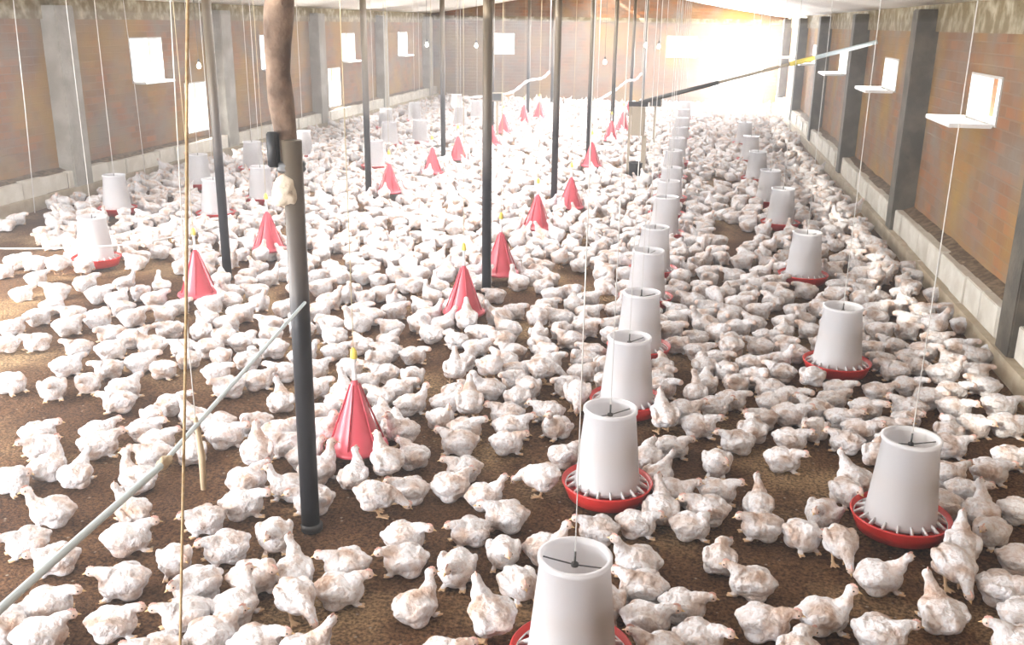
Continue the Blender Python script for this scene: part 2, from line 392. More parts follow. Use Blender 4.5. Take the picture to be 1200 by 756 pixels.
# ------------------------------------------------------------------ posts down the middle of the barn
A_Y = [3.39+3.6*i for i in range(7)]; B_Y = [7.08+3.6*i for i in range(6)]
A_X = [-1.48, -1.505, -1.51, -1.53, -1.50, -1.42, -1.36]; B_X = [-3.71, -3.72, -3.76, -3.76, -3.70, -3.70]
ORD = ['nearest', 'second', 'third', 'fourth', 'fifth', 'sixth', 'seventh', 'eighth', 'ninth', 'tenth', 'eleventh', 'twelfth']
POLES = []
def pole(x, y, r, label, group, first=False):
    t = empty('support_post', (x, y, 0)); tag(t, label, 'post', group)
    top = ceil_z(x)-.075
    if first:
        bm = bmesh.new(); tube(bm, [(-.005, 0, -.02), (0, 0, .8), (.004, 0, 1.62)], r, 20)
        obj('metal_pipe', bm, M['pipe'], t)
        bm = bmesh.new(); pts = []; rad = []
        for i in range(15):
            z = 1.36+(top-1.36)*i/14
            pts.append((-.045+.012*math.sin(i*.9)+.018*max(0, (z-1.7)), .045, z)); rad.append(.036+.018*min(1, i/8)+.004*math.sin(i*2.1))
        tube(bm, pts, rad, 14); obj('wooden_trunk', bm, M['wood'], t)
        bm = bmesh.new()
        lathe(bm, [(.05, 1.50), (.056, 1.51), (.052, 1.52), (.056, 1.53), (.05, 1.54)], 20, -.012, .02)
        obj('wire_binding', bm, M['wire'], t)
        bm = bmesh.new(); box(bm, -.085, -.045, -.03, .005, 1.52, 1.65, 0, .005)
        obj('switch_box', bm, M['black'], t)
        # knotted rag tied round the splice
        bm = bmesh.new(); bmesh.ops.create_icosphere(bm, subdivisions=3, radius=1)
        for v_ in bm.verts:
            n_ = noise.noise(v_.co*1.6); v_.co = Vector((v_.co.x*.055-.02, v_.co.y*.05-.02, v_.co.z*.065+1.43))*1.0 + Vector((n_*.016, n_*.012, n_*.02))
        obj('knotted_rag', bm, M['cloth'], t)
    else:
        bm = bmesh.new(); tube(bm, [(0, 0, -.02), (0, 0, top)], r, 16); obj('metal_pipe', bm, M['pipe'], t)
    bm = bmesh.new(); lathe(bm, [(r+.008, -.01), (r+.008, .012), (r+.003, .02)], 20); obj('foot_plate', bm, M['wire'], t)
    bm = bmesh.new(); lathe(bm, [(r+.001, top-.12), (r+.008, top-.11), (r+.008, top-.03), (r+.001, top-.02)], 16); obj('top_collar', bm, M['wire'], t)
    POLES.append((x, y)); return t
for i, (x, y) in enumerate(zip(A_X, A_Y)):
    lab = ['thick foreground post, dark metal pipe below spliced to rough brown wood above',
           'second post of the middle line, dark pipe standing behind the front red cones',
           'third post of the middle line, slim dark pipe beside a red cone drinker',
           'fourth post of the middle line, thin dark pipe right of centre',
           'fifth post of the middle line, thin dark pipe left of the beige cabinet',
           'sixth post of the middle line, very thin pipe near the far wall',
           'last post of the middle line, very thin pipe closest to the far wall'][i]
    pole(x, y, .038 if i == 0 else .036, lab, 'posts of the middle line', i == 0)
for i, (x, y) in enumerate(zip(B_X, B_Y)):
    lab = ['first left-line post, dark pipe between tan rope and thick foreground post',
           'second post of the left line, slim dark pipe behind a pale red cone',
           'third post of the left line, thin pipe in the far left half',
           'fourth post of the left line, thin pipe just right of second middle post',
           'fifth post of the left line, thin pipe in front of the far brick wall',
           'last post of the left line, faint thin pipe closest to the far wall'][i]
    pole(x, y, .036, lab, 'posts of the left line')

# ------------------------------------------------------------------ tube feeders
def feeder_meshes():
    P = {}
    bm = bmesh.new(); lathe(bm, [(.150, .062), (.144, .075), (.112, .405), (.119, .409), (.119, .425), (.105, .425), (.105, .405), (.137, .078), (.143, .062)], 48, close=True)
    # moulded bands round the tube
    P['tube'] = (bm, M['plastic_tube'])
    bm = bmesh.new(); lathe(bm, [(.137, .07), (.1185, .27), (.10, .278), (.03, .29), (.002, .292)], 36); P['feed'] = (bm, M['feed'])
    bm = bmesh.new(); lathe(bm, [(.13, .0), (.175, .006), (.190, .045), (.200, .070), (.204, .076), (.198, .080), (.183, .050), (.168, .018), (.12, .014), (.0015, .03), (.0015, .0)], 56, close=False); P['pan'] = (bm, M['red'])
    bm = bmesh.new()
    for k in range(18):
        a = 2*math.pi*k/18; c, s = math.cos(a), math.sin(a)
        m = Matrix.Rotation(a, 4, 'Z'); n0 = len(bm.verts)
        vs = [bm.verts.new(m @ Vector(p)) for p in ((.142, -.004, .088), (.142, .004, .088), (.186, .004, .058), (.186, -.004, .058), (.142, -.004, .060), (.142, .004, .060), (.182, .003, .050), (.182, -.003, .050))]
        for q in ((0, 1, 2, 3), (7, 6, 5, 4), (0, 4, 5, 1), (2, 6, 7, 3), (0, 3, 7, 4), (1, 5, 6, 2)): bm.faces.new([vs[i] for i in q])
    lathe(bm, [(.186, .050), (.190, .055), (.186, .060), (.182, .055)], 48, close=True)
    P['feed_grille'] = (bm, M['plastic_white'])
    bm = bmesh.new(); tube(bm, [(-.108, 0, .40), (0, 0, .392), (.108, 0, .40)], .0025, 8); tube(bm, [(0, 0, .39), (0, 0, .44)], .004, 6)
    lathe(bm, [(.004, .385), (.012, .388), (.012, .398), (.004, .402)], 14)
    P['hanger'] = (bm, M['wire'])
    return P
def tube_plastic():
    m = mat('translucent_tube_plastic', (.86, .86, .88), .35); nt = m.node_tree; N = nt.nodes; L = nt.links
    b = N['Principled BSDF']; t = N.new('ShaderNodeBsdfTranslucent'); t.inputs[0].default_value = (.86, .86, .88, 1)
    x = N.new('ShaderNodeMixShader'); x.inputs[0].default_value = .5
    L.new(b.outputs[0], x.inputs[1]); L.new(t.outputs[0], x.inputs[2]); L.new(x.outputs[0], N['Material Output'].inputs[0])
    return m
M['plastic_tube'] = tube_plastic()
FZ = .025
FPROTO = {k: obj(k, b_, m_) for k, (b_, m_) in feeder_meshes().items()}
for o in FPROTO.values(): C.objects.unlink(o)
FEEDERS = []
def feeder(x, y, label, group, name):
    t = empty('tube_feeder', (x, y, FZ)); tag(t, label, 'feeder', group); t.rotation_euler = (0, 0, (x*7+y*3) % 3)
    for k_, o in FPROTO.items():
        c = o.copy(); C.objects.link(c); c.parent = t
    bm = bmesh.new(); tube(bm, [(0, 0, .435), (0, 0, ceil_z(x)-FZ+.0)], .0022 if y < 9 else .003, 6); obj('hanging_cord', bm, M['white_cord'], t)
    FEEDERS.append((x, y)); LAND.append((x, y, name)); return t
LAND = []
CY = [2.65, 3.89, 4.91, 5.83, 7.02, 7.90, 9.40, 10.42, 11.45, 13.1, 14.6, 16.2, 17.9, 19.8, 21.8]
for i, y in enumerate(CY):
    if i == 0: lab, nm = 'white tube feeder cut by the bottom edge, nearest of the middle row', 'the feeder at the bottom edge'
    elif i == 1: lab, nm = 'white tube feeder with full red pan, second nearest in the middle row', 'the second middle-row feeder'
    elif i < 12: lab, nm = 'white tube feeder, %s from the front in the overlapping middle row' % ORD[i], 'the %s middle-row feeder' % ORD[i]
    else: lab, nm = 'small hazy white tube feeder, %s from the far wall in the middle row' % ['', 'third', 'second', 'nearest'][i-11], 'the back feeders'
    feeder([-.28, -.28, -.27, -.26, -.28, -.27, -.235, -.24, -.24, -.26, -.25, -.25, -.25, -.25, -.25][i], y, lab, 'feeders of the middle row', nm)
RY = [3.85, 5.80, 8.0, 10.23, 11.55, 13.3, 15.2, 17.4]; RX = [.96, .95, .96, .94, .90, .85, .85, .85]
for i, (x, y) in enumerate(zip(RX, RY)):
    lab = 'white tube feeder in red pan, %s along the row nearest the right wall' % ('nearest' if i == 0 else ORD[i])
    feeder(x, y, lab, 'feeders of the right row', 'the %s right-row feeder' % ORD[i])
for i, (x, y) in enumerate([(-4.94, 7.15), (-6.05, 9.22), (-4.92, 9.24), (-4.84, 10.2), (-6.01, 10.95), (-5.96, 12.35), (-5.83, 13.82), (-4.42, 13.0), (-5.0, 15.5), (-4.62, 16.0), (-5.86, 17.95), (-4.59, 18.8), (-5.74, 19.5), (-4.62, 20.4), (-5.49, 22.1)]):
    lab = ['bright sunlit white tube feeder standing nearest the left edge of the picture',
           'white tube feeder against the left plinth, furthest left beside the concrete pier',
           'white tube feeder half hidden behind the first post of the left line',
           'white tube feeder with a red pan, just right of the first left-line post',
           'white tube feeder near the left plinth, left of the first left-line post',
           'white tube feeder by the left plinth, standing behind another feeder',
           'white tube feeder seen just right of the thick foreground post',
           'pale tube feeder behind the second post of the left line',
           'overexposed white tube feeder right of the second left-line post, left of its pair',
           'overexposed white tube feeder right of the second left-line post, right of its pair',
           'far white tube feeder beside the left plinth, leftmost of the far group',
           'far white tube feeder just right of the third left-line post',
           'far white tube feeder beside the left plinth, second of the far group',
           'far white tube feeder left of the second middle-line post',
           'furthest white tube feeder in the far left corner'][i]
    feeder(x, y, lab, 'feeders on the left side', 'feeder %d on the left' % i if i > 6 else ['the sunlit left feeder', 'the feeder by the left pier', 'the feeder behind the left post', 'the feeder beside the left post', 'the feeder by the left plinth', 'the rear left feeder', 'the feeder beside the thick post'][i])

# ------------------------------------------------------------------ red bell drinkers
BELLS = []
def bell_meshes():
    P = {}
    bm = bmesh.new()
    lathe(bm, [(.002, .345), (.012, .345), (.020, .325), (.034, .285), (.058, .21), (.088, .115), (.108, .058), (.122, .030), (.140, .016), (.148, .018), (.152, .006), (.144, -.004), (.120, .0), (.104, .02), (.090, .06), (.05, .17), (.002, .28)], 48)
    P['bell'] = (bm, M['cone_red'])
    bm = bmesh.new()
    for k in range(6):
        a = math.pi*k/3
        m = Matrix.Rotation(a, 4, 'Z')
        vs = [bm.verts.new(m @ Vector(p)) for p in ((.018, -.003, .325), (.018, .003, .325), (.124, .003, .034), (.124, -.003, .034), (.026, -.002, .325), (.026, .002, .325), (.136, .002, .030), (.136, -.002, .030))]
        for q in ((0, 1, 2, 3), (7, 6, 5, 4), (0, 4, 5, 1), (2, 6, 7, 3), (0, 3, 7, 4), (1, 5, 6, 2)): bm.faces.new([vs[i] for i in q])
    P['rib_ring'] = (bm, M['cone_red'])
    bm = bmesh.new(); lathe(bm, [(.012, .34), (.012, .37), (.009, .38), (.009, .44), (.014, .445), (.014, .455)], 16); P['valve_stem'] = (bm, M['plastic_white'])
    bm = bmesh.new(); lathe(bm, [(.016, .453), (.018, .46), (.014, .49), (.006, .505)], 16); P['valve_cap'] = (bm, M['yellow'])
    return P
BPROTO = {k: obj(k, b_, m_) for k, (b_, m_) in bell_meshes().items()}
for o in BPROTO.values(): C.objects.unlink(o)
BZ = .085
def bell(x, y, label, group, name):
    t = empty('bell_drinker', (x, y, BZ)); tag(t, label, 'drinker', group); t.rotation_euler = (0, 0, (x*5+y*2) % 3)
    for k_, o in BPROTO.items():
        c = o.copy(); C.objects.link(c); c.parent = t
    bm = bmesh.new(); tube(bm, [(0, 0, .50), (0, 0, ceil_z(x)-BZ)], .002, 6); obj('hanging_cord', bm, M['cord'], t)
    BELLS.append((x, y)); LAND.append((x, y, name))
bl = [(-1.50, 4.02, 'large red cone drinker in the foreground beside the thick post', 'the foreground red cone'),
      (-1.52, 6.31, 'red cone drinker left of the second middle-line post, in open view', 'the cone before the second post'),
      (-1.49, 7.47, 'red cone drinker just right of the second middle-line post', 'the cone beside the second post'),
      (-1.49, 9.32, 'dark red cone drinker hanging left of the third middle-line post', 'the cone left of the third post'),
      (-1.31, 10.52, 'red cone drinker half behind the third middle-line post, on its right', 'the cone behind the third post'),
      (-1.44, 13.85, 'small red cone drinker at the foot of the fourth middle-line post', 'the fourth-post cone'),
      (-1.45, 17.12, 'small red cone drinker at the foot of the fifth middle-line post', 'the fifth-post cone'),
      (-1.39, 19.05, 'small red cone drinker left of the beige cabinet, nearer of the two', 'the cabinet cone'),
      (-1.51, 22.7, 'tiny red cone drinker left of the beige cabinet, further of the two', 'the far cabinet cone'),
      (-3.55, 6.31, 'wide pale red cone drinker at far left behind the tan rope', 'the far left red cone'),
      (-3.67, 7.81, 'leaning-looking pale red cone drinker left of the thick foreground post', 'the cone left of the thick post'),
      (-3.55, 10.95, 'pale red cone drinker right of the second left-line post', 'the cone by the second left post'),
      (-3.47, 12.60, 'pale pink-red cone drinker left of the third left-line post', 'the pale left cone'),
      (-3.46, 14.01, 'red cone drinker right of the third left-line post', 'the third-left-post cone'),
      (-3.36, 15.9, 'tiny red cone drinker beside the second middle-line post, low behind it', 'the tiny cone'),
      (-3.51, 17.75, 'tiny red cone drinker right of the fourth left-line post', 'the tiny far cone'),
      (-3.51, 19.92, 'tiny red cone drinker, left of a close pair near the far wall', 'the pair cone'),
      (-3.35, 20.9, 'tiny red cone drinker, right of a close pair near the far wall', 'the other pair cone')]
for x, y, l_, n_ in bl: bell(x, y, l_, 'red cone drinkers', n_)

# ------------------------------------------------------------------ pipes, hoses, ropes and equipment
def curve_pts(ps, n=10):
    out = []
    for i in range(len(ps)-1):
        p0, p1, p2, p3 = [Vector(ps[max(0, min(len(ps)-1, i+k))]) for k in (-1, 0, 1, 2)]
        for j in range(n):
            t = j/n; out.append(.5*((2*p1)+(-p0+p2)*t+(2*p0-5*p1+4*p2-p3)*t*t+(-p0+3*p1-3*p2+p3)*t*t*t))
    out.append(Vector(ps[-1])); return out
t = empty('water_hose', (-1.2, 1.3, 1.0)); tag(t, 'pale blue hose stretched in the air from the lower left edge to the thick post', 'hose')
off = Vector((-1.2, 1.3, 1.0))
bm = bmesh.new(); tube(bm, [p-off for p in curve_pts([(-1.17, .9, 1.0), (-1.205, 1.33, 1.0), (-1.234, 1.968, 1.0)], 6)], .0085, 12); obj('hose_length', bm, M['hose'], t)
bm = bmesh.new(); tube(bm, [p-off for p in curve_pts([(-1.234, 1.95, 1.0), (-1.33, 2.55, .995), (-1.445, 3.36, 1.0)], 6)], .0065, 12); obj('hose_length', bm, M['hose'], t)
bm = bmesh.new(); bmesh.ops.create_icosphere(bm, subdivisions=3, radius=1)
for v_ in bm.verts:
    n_ = noise.noise(v_.co*2.0); v_.co = Vector((v_.co.x*.014, v_.co.y*.024, v_.co.z*.016))*(1+.5*n_)+Vector((-1.234, 1.96, 1.0))-off
tag(obj('knot', bm, M['light_wood'], t), 'tan knotted joint')
t = empty('tan_rope', (-1.18, 2.0, 0)); tag(t, 'thin tan rope hanging from ceiling to floor at the left of the thick post', 'rope')
bm = bmesh.new(); tube(bm, curve_pts([(.17, .02, ceil_z(-1)), (.09, 0, 2.09), (.02, 0, 1.4), (-.09, 0, .44), (-.14, 0, .0)], 5), .0038, 8); obj('rope_strand', bm, M['rope'], t)
t = empty('wooden_peg', (-1.275, 2.2, .8)); tag(t, 'pale wooden peg dangling on a string below the blue hose', 'peg')
bm = bmesh.new(); tube(bm, [(0, 0, 0), (.004, 0, .1), (-.005, 0, .215)], [.008, .010, .006], 10); obj('peg_stick', bm, M['light_wood'], t)
bm = bmesh.new(); tube(bm, [(-.005, 0, .21), (-.005, 0, .43), (.06, 0, ceil_z(-1.2)-.8)], .0016, 6); obj('string', bm, M['white_cord'], t)
def hose(name, ps, r, m, label):
    t = empty(name, ps[-1]); tag(t, label, 'hose'); o_ = Vector(ps[-1])
    bm = bmesh.new(); tube(bm, [p-o_ for p in curve_pts(ps, 8)], [r*(1+.25*math.sin(i*1.7)) for i in range(8*(len(ps)-1)+1)], 12); obj('hose_length', bm, m, t)
    bm = bmesh.new(); tube(bm, [(0, 0, -.01), (0, 0, ceil_z(ps[-1][0])-ps[-1][2]-.05)], .006, 6); tube(bm, [Vector(ps[1])-o_, Vector(ps[1])-o_+Vector((0, 0, ceil_z(ps[1][0])-ps[1][2]-.05))], .005, 6)
    obj('cord', bm, M['white_cord'], t)
hose('water_hose', [(-4.6, 19, .60), (-4.03, 19, .66), (-3.60, 19, .74), (-3.29, 19, .96), (-3.0, 19, 1.02), (-2.86, 19, 1.15)], .026, M['hose_white'] if 'hose_white' in M else M['plastic_white'], 'thick white hose drooping in front of the far brick wall, left of the third post')
hose('water_hose', [(-2.3, 20, .45), (-2.01, 20, .55), (-1.63, 20, .78), (-1.42, 20, .95), (-1.25, 20, .98), (-1.13, 20, 1.12)], .026, M['plastic_white'], 'thick white hose drooping from a cord just left of the beige cabinet')
# cabinet with a bucket underneath and the long inclined pipe
t = empty('equipment_stand', (-.76, 13.2, 0)); tag(t, 'beige cabinet on a stand over a black bucket, right of the fifth post', 'equipment')
bm = bmesh.new(); box(bm, -.09, .09, -.09, .09, .62, 1.0, 0, .01); obj('cabinet', bm, M['beige'], t, False)
bm = bmesh.new(); box(bm, .06, .12, -.05, .01, .0, .62); box(bm, -.13, -.10, -.02, .02, .0, 1.06); obj('stand_leg', bm, M['beige'], t, False)
bm = bmesh.new(); lathe(bm, [(.085, .02), (.10, .24), (.108, .25), (.10, .255), (.09, .24), (.078, .05), (.002, .045)], 24); obj('bucket', bm, M['black'], t)
bm = bmesh.new(); box(bm, -.14, .12, -.03, .03, 1.0, 1.06); obj('top_bar', bm, M['black'], t, False)
t = empty('inclined_pipe', (-.76, 13.0, 1.02)); tag(t, 'long thin pipe sloping up from the beige cabinet to the right wall', 'pipe')
a, b_ = Vector((0.0, .16, .03)), Vector((2.82, -.54, .87))
seg = lambda u: a.lerp(b_, u)
for u0, u1, r, mk, nm in ((0, .36, .028, 'wire', 'pipe_length'), (.36, .66, .020, 'beige', 'pipe_length'), (.66, .76, .030, 'yellow', 'coupling'), (.76, 1.0, .026, 'hose', 'pipe_end')):
    bm = bmesh.new(); tube(bm, [seg(u0), seg(u1)], r, 12); obj(nm, bm, M[mk], t)
def small_box(x, y, s, label):
    t = empty('control_box', (x, y, 0)); tag(t, label, 'box')
    bm = bmesh.new(); box(bm, -s, s, -s*.6, s*.6, .70, .70+s*1.5, 0, .01); obj('case', bm, M['beige'], t, False)
    bm = bmesh.new(); box(bm, -s*.8, s*.8, -s*.6-.006, -s*.6, .72, .70+s*1.35); obj('lid', bm, M['black'], t, False)
    bm = bmesh.new(); box(bm, -.02, .02, -.02, .02, .0, .70); obj('leg', bm, M['beige'], t, False)
small_box(-.70, 17.0, .11, 'small dark control box on a leg behind the beige cabinet')
small_box(-3.52, 17.2, .10, 'small dark control box on a leg right of the fourth left-line post')
# light bulbs
for i, (px_, y, z, l_) in enumerate([(-7.0, 13.0, 1.42, 'small bare bulb hanging left of the first left-line post'), (-4.9, 17.5, 1.66, 'small bare bulb hanging left of the third left-line post'),
        (-3.98, 17.5, 1.66, 'small bare bulb hanging beside the left far-wall window'), (-.95, 17.5, 1.72, 'small bare bulb left of the right far-wall window, left of a pair'),
        (-.72, 17.5, 1.70, 'small bare bulb left of the right far-wall window, right of a pair'), (-1.65, 17.5, 1.42, 'low-hanging bare bulb right of the fourth middle-line post')]):
    t = empty('light_bulb', (px_, y, z)); tag(t, l_, 'light bulb', 'bare bulbs on cords')
    bm = bmesh.new(); lathe(bm, [(.002, -.055), (.018, -.05), (.030, -.03), (.030, -.01), (.018, .012), (.014, .03)], 18); obj('glass', bm, M['bulb'], t)
    bm = bmesh.new(); lathe(bm, [(.016, .03), (.018, .035), (.016, .07), (.006, .08)], 16); obj('socket', bm, M['wire'], t)
    bm = bmesh.new(); tube(bm, [(0, 0, .07), (0, 0, ceil_z(px_)-z)], .003, 6); obj('cord', bm, M['wire'], t)
# loose strings by the walls
def string(x0, y0, z0, x1, y1, z1, label, r=.003):
    bm = bmesh.new(); tube(bm, [(x0, y0, z0), ((x0+x1)/2+.01, (y0+y1)/2, (z0+z1)/2), (x1, y1, z1)], r, 6)
    tag(obj('hanging_string', bm, M['white_cord']), label, 'string')
string(-6.95, 9.08, .02, -6.95, 9.2, ceil_z(-6.95), 'pale string hanging by the left wall at the left edge', .005)
string(-6.9, 11.2, .02, -6.9, 11.1, ceil_z(-6.9), 'pale string hanging just right of the first left pier', .004)
bm = bmesh.new(); tube(bm, curve_pts([(-6.4, 6.0, .36), (-5.5, 6.15, .37), (-4.77, 6.26, .38), (-4.14, 6.51, .40), (-3.75, 7.04, .44)], 5), .006, 8)
tag(obj('guide_wire', bm, M['white_cord']), 'thin grey wire stretched across the sunlit left feeder to the first left post', 'wire')

BIRDS = '''-2.91 3.41 338 r;-3.03 3.76 236 s;-2.84 3.57 86 u;-2.67 3.53 95 u;-2.75 3.83 23 s;-2.50 3.94 30 s;-2.56 3.19 211 u;-2.38 3.54 161 u;-2.24 3.27 152 u;-2.44 3.78 211 s;-2.12 3.06 32 s;-2.50 2.95 227 s;-2.31 2.86 221 s;-1.97 2.77 212 s;-2.14 2.59 36 s;-2.05 2.43 36 s;-2.23 2.44 188 s;-1.86 2.54 23 s;-1.86 2.95 299 r;-1.71 3.07 227 s;-1.90 3.26 228 s;-1.80 3.42 26 s;-1.88 3.63 55 s;-1.93 3.84 115 t;-1.68 3.61 203 u;-1.53 3.52 202 s;-1.56 3.20 294 s;-1.69 2.80 238 s;-1.64 2.63 228 s;-1.50 2.90 25 r;-1.49 2.72 72 u;-1.49 2.55 48 s;-1.32 2.53 25 s;-1.14 2.51 52 u;-1.28 2.76 322 f;-1.36 2.99 111 u;-1.16 2.89 20 s;-1.85 4.03 203 s;-2.20 4.06 27 s;-2.28 3.86 119 s;-1.62 2.42 210 s;-1.24 3.54 18 f;-1.25 4.07 136 s;-1.14 3.70 196 s;-0.97 3.77 34 s;-0.96 3.96 193 s;-1.05 4.23 193 s;-0.81 4.29 10 s;-0.80 3.72 22 u;-0.58 3.87 168 f;-0.51 4.21 37 s;-0.12 4.27 92 s;-0.00 4.42 0 s;-1.03 3.12 198 s;-1.04 3.30 17 s;-0.80 3.40 213 s;-0.68 3.55 190 s;-0.63 3.27 280 s;-0.47 3.34 8 u;-0.78 3.11 273 s;-0.53 3.07 310 s;-0.86 2.85 56 u;-0.58 2.78 141 t;-0.27 3.54 185 s;-0.11 3.61 2 s;-0.04 3.77 91 u;-0.08 4.07 61 u;0.03 3.93 0 s;-0.11 3.31 183 u;-0.08 3.13 182 s;-0.04 2.93 2 s;0.08 3.05 0 s;-0.69 2.60 14 s;-0.20 3.00 274 s;-1.20 3.06 200 s;-0.00 2.76 181 s;0.21 3.96 359 s;0.14 3.79 180 s;0.37 3.91 86 u;0.21 4.27 268 r;0.31 4.54 197 s;0.53 4.38 354 s;0.59 4.64 354 s;0.38 3.70 195 s;0.65 3.87 242 s;0.55 3.65 293 r;0.69 3.55 281 f;0.21 3.41 88 r;0.32 3.25 171 s;0.36 3.00 355 s;0.13 2.88 359 s;0.57 3.09 2 u;0.80 3.40 9 u;0.75 3.01 349 s;0.98 3.19 106 u;1.25 3.40 343 s;1.28 3.22 342 r;1.20 3.05 162 s;0.46 2.86 83 r;0.83 4.25 120 u;0.80 4.07 290 s;0.99 4.56 79 s;1.28 4.39 5 s;1.36 4.72 345 s;1.48 4.46 343 s;1.63 4.64 342 s;1.16 4.05 186 s;1.32 4.22 345 s;1.32 3.85 233 s;1.33 4.03 74 u;1.50 4.07 342 s;1.15 3.64 85 t;1.09 3.47 285 f;1.38 3.63 342 s;0.85 4.67 171 s;0.07 3.63 0 r;1.10 4.71 349 s;-5.07 6.54 36 s;-4.86 6.11 37 s;-4.69 6.22 216 s;-4.45 5.87 36 r;-4.59 6.47 64 s;-4.30 6.21 33 s;-4.21 5.73 235 s;-4.05 5.47 35 s;-3.96 5.67 33 r;-4.38 5.62 36 s;-4.41 5.38 38 s;-4.06 5.15 237 s;-4.23 5.08 218 s;-3.74 5.11 215 s;-3.69 5.39 233 s;-3.50 5.11 33 s;-3.95 5.94 212 s;-3.74 5.77 31 s;-3.84 6.20 31 s;-3.60 5.88 210 s;-3.58 6.07 29 s;-3.38 6.15 28 s;-3.16 5.61 118 u;-3.05 5.77 27 s;-2.78 5.43 26 r;-3.37 5.56 230 s;-3.32 5.26 211 u;-3.10 5.26 209 s;-2.92 5.30 37 s;-3.19 4.94 41 s;-3.33 4.80 233 s;-3.31 4.57 294 s;-3.59 4.79 35 s;-3.44 4.44 306 s;-3.72 4.47 338 s;-3.05 4.53 52 s;-2.98 4.35 212 s;-2.68 4.39 50 s;-2.69 4.21 301 r;-2.49 4.25 149 u;-2.64 4.05 31 s;-2.68 4.90 27 s;-2.50 4.68 227 s;-2.39 4.82 25 s;-2.31 4.98 204 s;-2.13 4.56 114 u;-2.32 4.19 207 s;-2.13 4.23 225 r;-1.96 4.18 24 s;-2.01 4.78 21 s;-2.13 5.08 22 s;-2.13 5.40 20 s;-2.54 5.36 204 s;-2.77 5.83 204 s;-2.55 6.16 21 s;-2.83 6.21 53 s;-3.06 6.00 26 s;-3.41 6.78 206 r;-3.61 7.76 24 s;-3.87 7.68 296 r;-2.77 6.78 21 s;-3.21 6.55 225 s;-4.61 7.58 210 s;-4.39 7.57 29 s;-2.84 3.97 33 s;-3.13 3.90 36 s;-5.56 6.96 37 s;-5.47 6.67 38 s;-5.39 6.95 217 s;-6.68 8.27 218 s;-6.76 8.55 37 s;-5.73 7.65 236 s;-5.20 7.91 32 s;-5.58 8.56 122 s;-1.84 4.76 110 u;-1.84 4.42 21 s;-1.81 5.47 197 s;-1.64 5.45 16 s;-1.53 5.06 286 s;-1.42 4.67 16 u;-1.72 5.09 198 s;-2.19 6.00 219 s;-2.28 6.30 19 s;-2.03 6.32 17 s;-1.94 5.93 197 s;-2.27 6.73 18 s;-1.30 5.16 103 t;-1.09 4.65 103 t;-1.05 5.00 191 u;-0.95 5.32 10 s;-0.86 5.00 279 s;-1.05 5.64 190 s;-0.95 6.03 98 s;-0.79 5.49 8 s;-0.59 5.35 26 s;-0.53 4.91 276 f;-0.68 4.72 188 s;-0.89 4.65 190 s;-0.82 4.47 10 s;-0.72 5.96 187 s;-0.64 6.23 6 s;-0.85 6.42 187 s;-0.70 6.94 5 s;-0.46 6.34 34 s;-0.52 5.76 185 s;-0.08 5.21 1 s;-0.10 5.59 91 s;-0.07 6.30 1 s;-0.10 7.25 1 s;-0.06 6.79 180 s;-1.42 6.89 211 s;-1.17 6.52 10 s;-0.97 6.72 8 s;-1.05 4.41 13 s;-1.40 4.33 107 s;-1.28 5.68 12 s;0.19 7.96 358 s;0.32 7.35 87 s;0.49 8.45 356 s;0.16 9.60 359 s;0.28 9.23 198 s;0.73 7.81 355 s;0.94 7.59 173 s;0.55 6.93 356 s;0.34 6.81 177 s;0.82 7.00 353 s;0.87 6.52 173 s;0.14 6.69 359 s;0.12 5.92 359 s;0.33 6.17 267 s;0.49 6.11 176 s;0.39 6.47 357 s;0.57 6.32 355 s;0.43 5.74 356 s;0.71 6.02 174 s;0.26 5.78 358 s;0.60 5.64 174 s;0.16 5.36 89 s;0.21 5.00 358 s;0.34 5.12 357 s;0.52 5.34 175 s;0.66 5.23 353 s;0.45 4.88 195 s;0.61 4.96 354 s;0.74 5.08 172 s;0.92 5.42 351 s;0.88 4.97 351 s;1.03 5.14 350 s;1.14 5.43 349 s;1.33 5.57 7 s;1.25 5.19 168 s;1.51 5.25 345 s;1.77 5.35 343 s;1.76 5.66 164 s;1.78 5.91 344 s;1.58 5.84 346 u;1.55 6.24 347 s;1.37 6.32 168 s;1.44 6.10 347 s;1.35 6.63 349 s;1.53 6.67 348 s;1.76 6.93 166 s;1.68 6.51 346 s;1.94 6.90 345 s;1.81 6.39 345 s;1.87 6.22 164 s;1.73 7.21 347 s;1.94 7.26 345 s;1.94 7.72 346 r;1.68 7.68 348 s;1.40 7.13 349 s;1.54 7.24 348 s;1.38 7.68 170 s;1.22 7.76 351 s;1.26 8.43 351 s;1.40 4.92 75 r;1.11 4.90 348 s;0.95 4.81 350 s;1.73 5.06 343 s;2.02 6.31 343 s;1.71 9.21 349 s;1.92 8.59 347 s;1.90 8.28 167 s;1.66 8.32 349 s;1.49 8.28 350 s;0.10 5.19 90 u;0.05 4.88 0 s;0.13 4.70 359 s'''

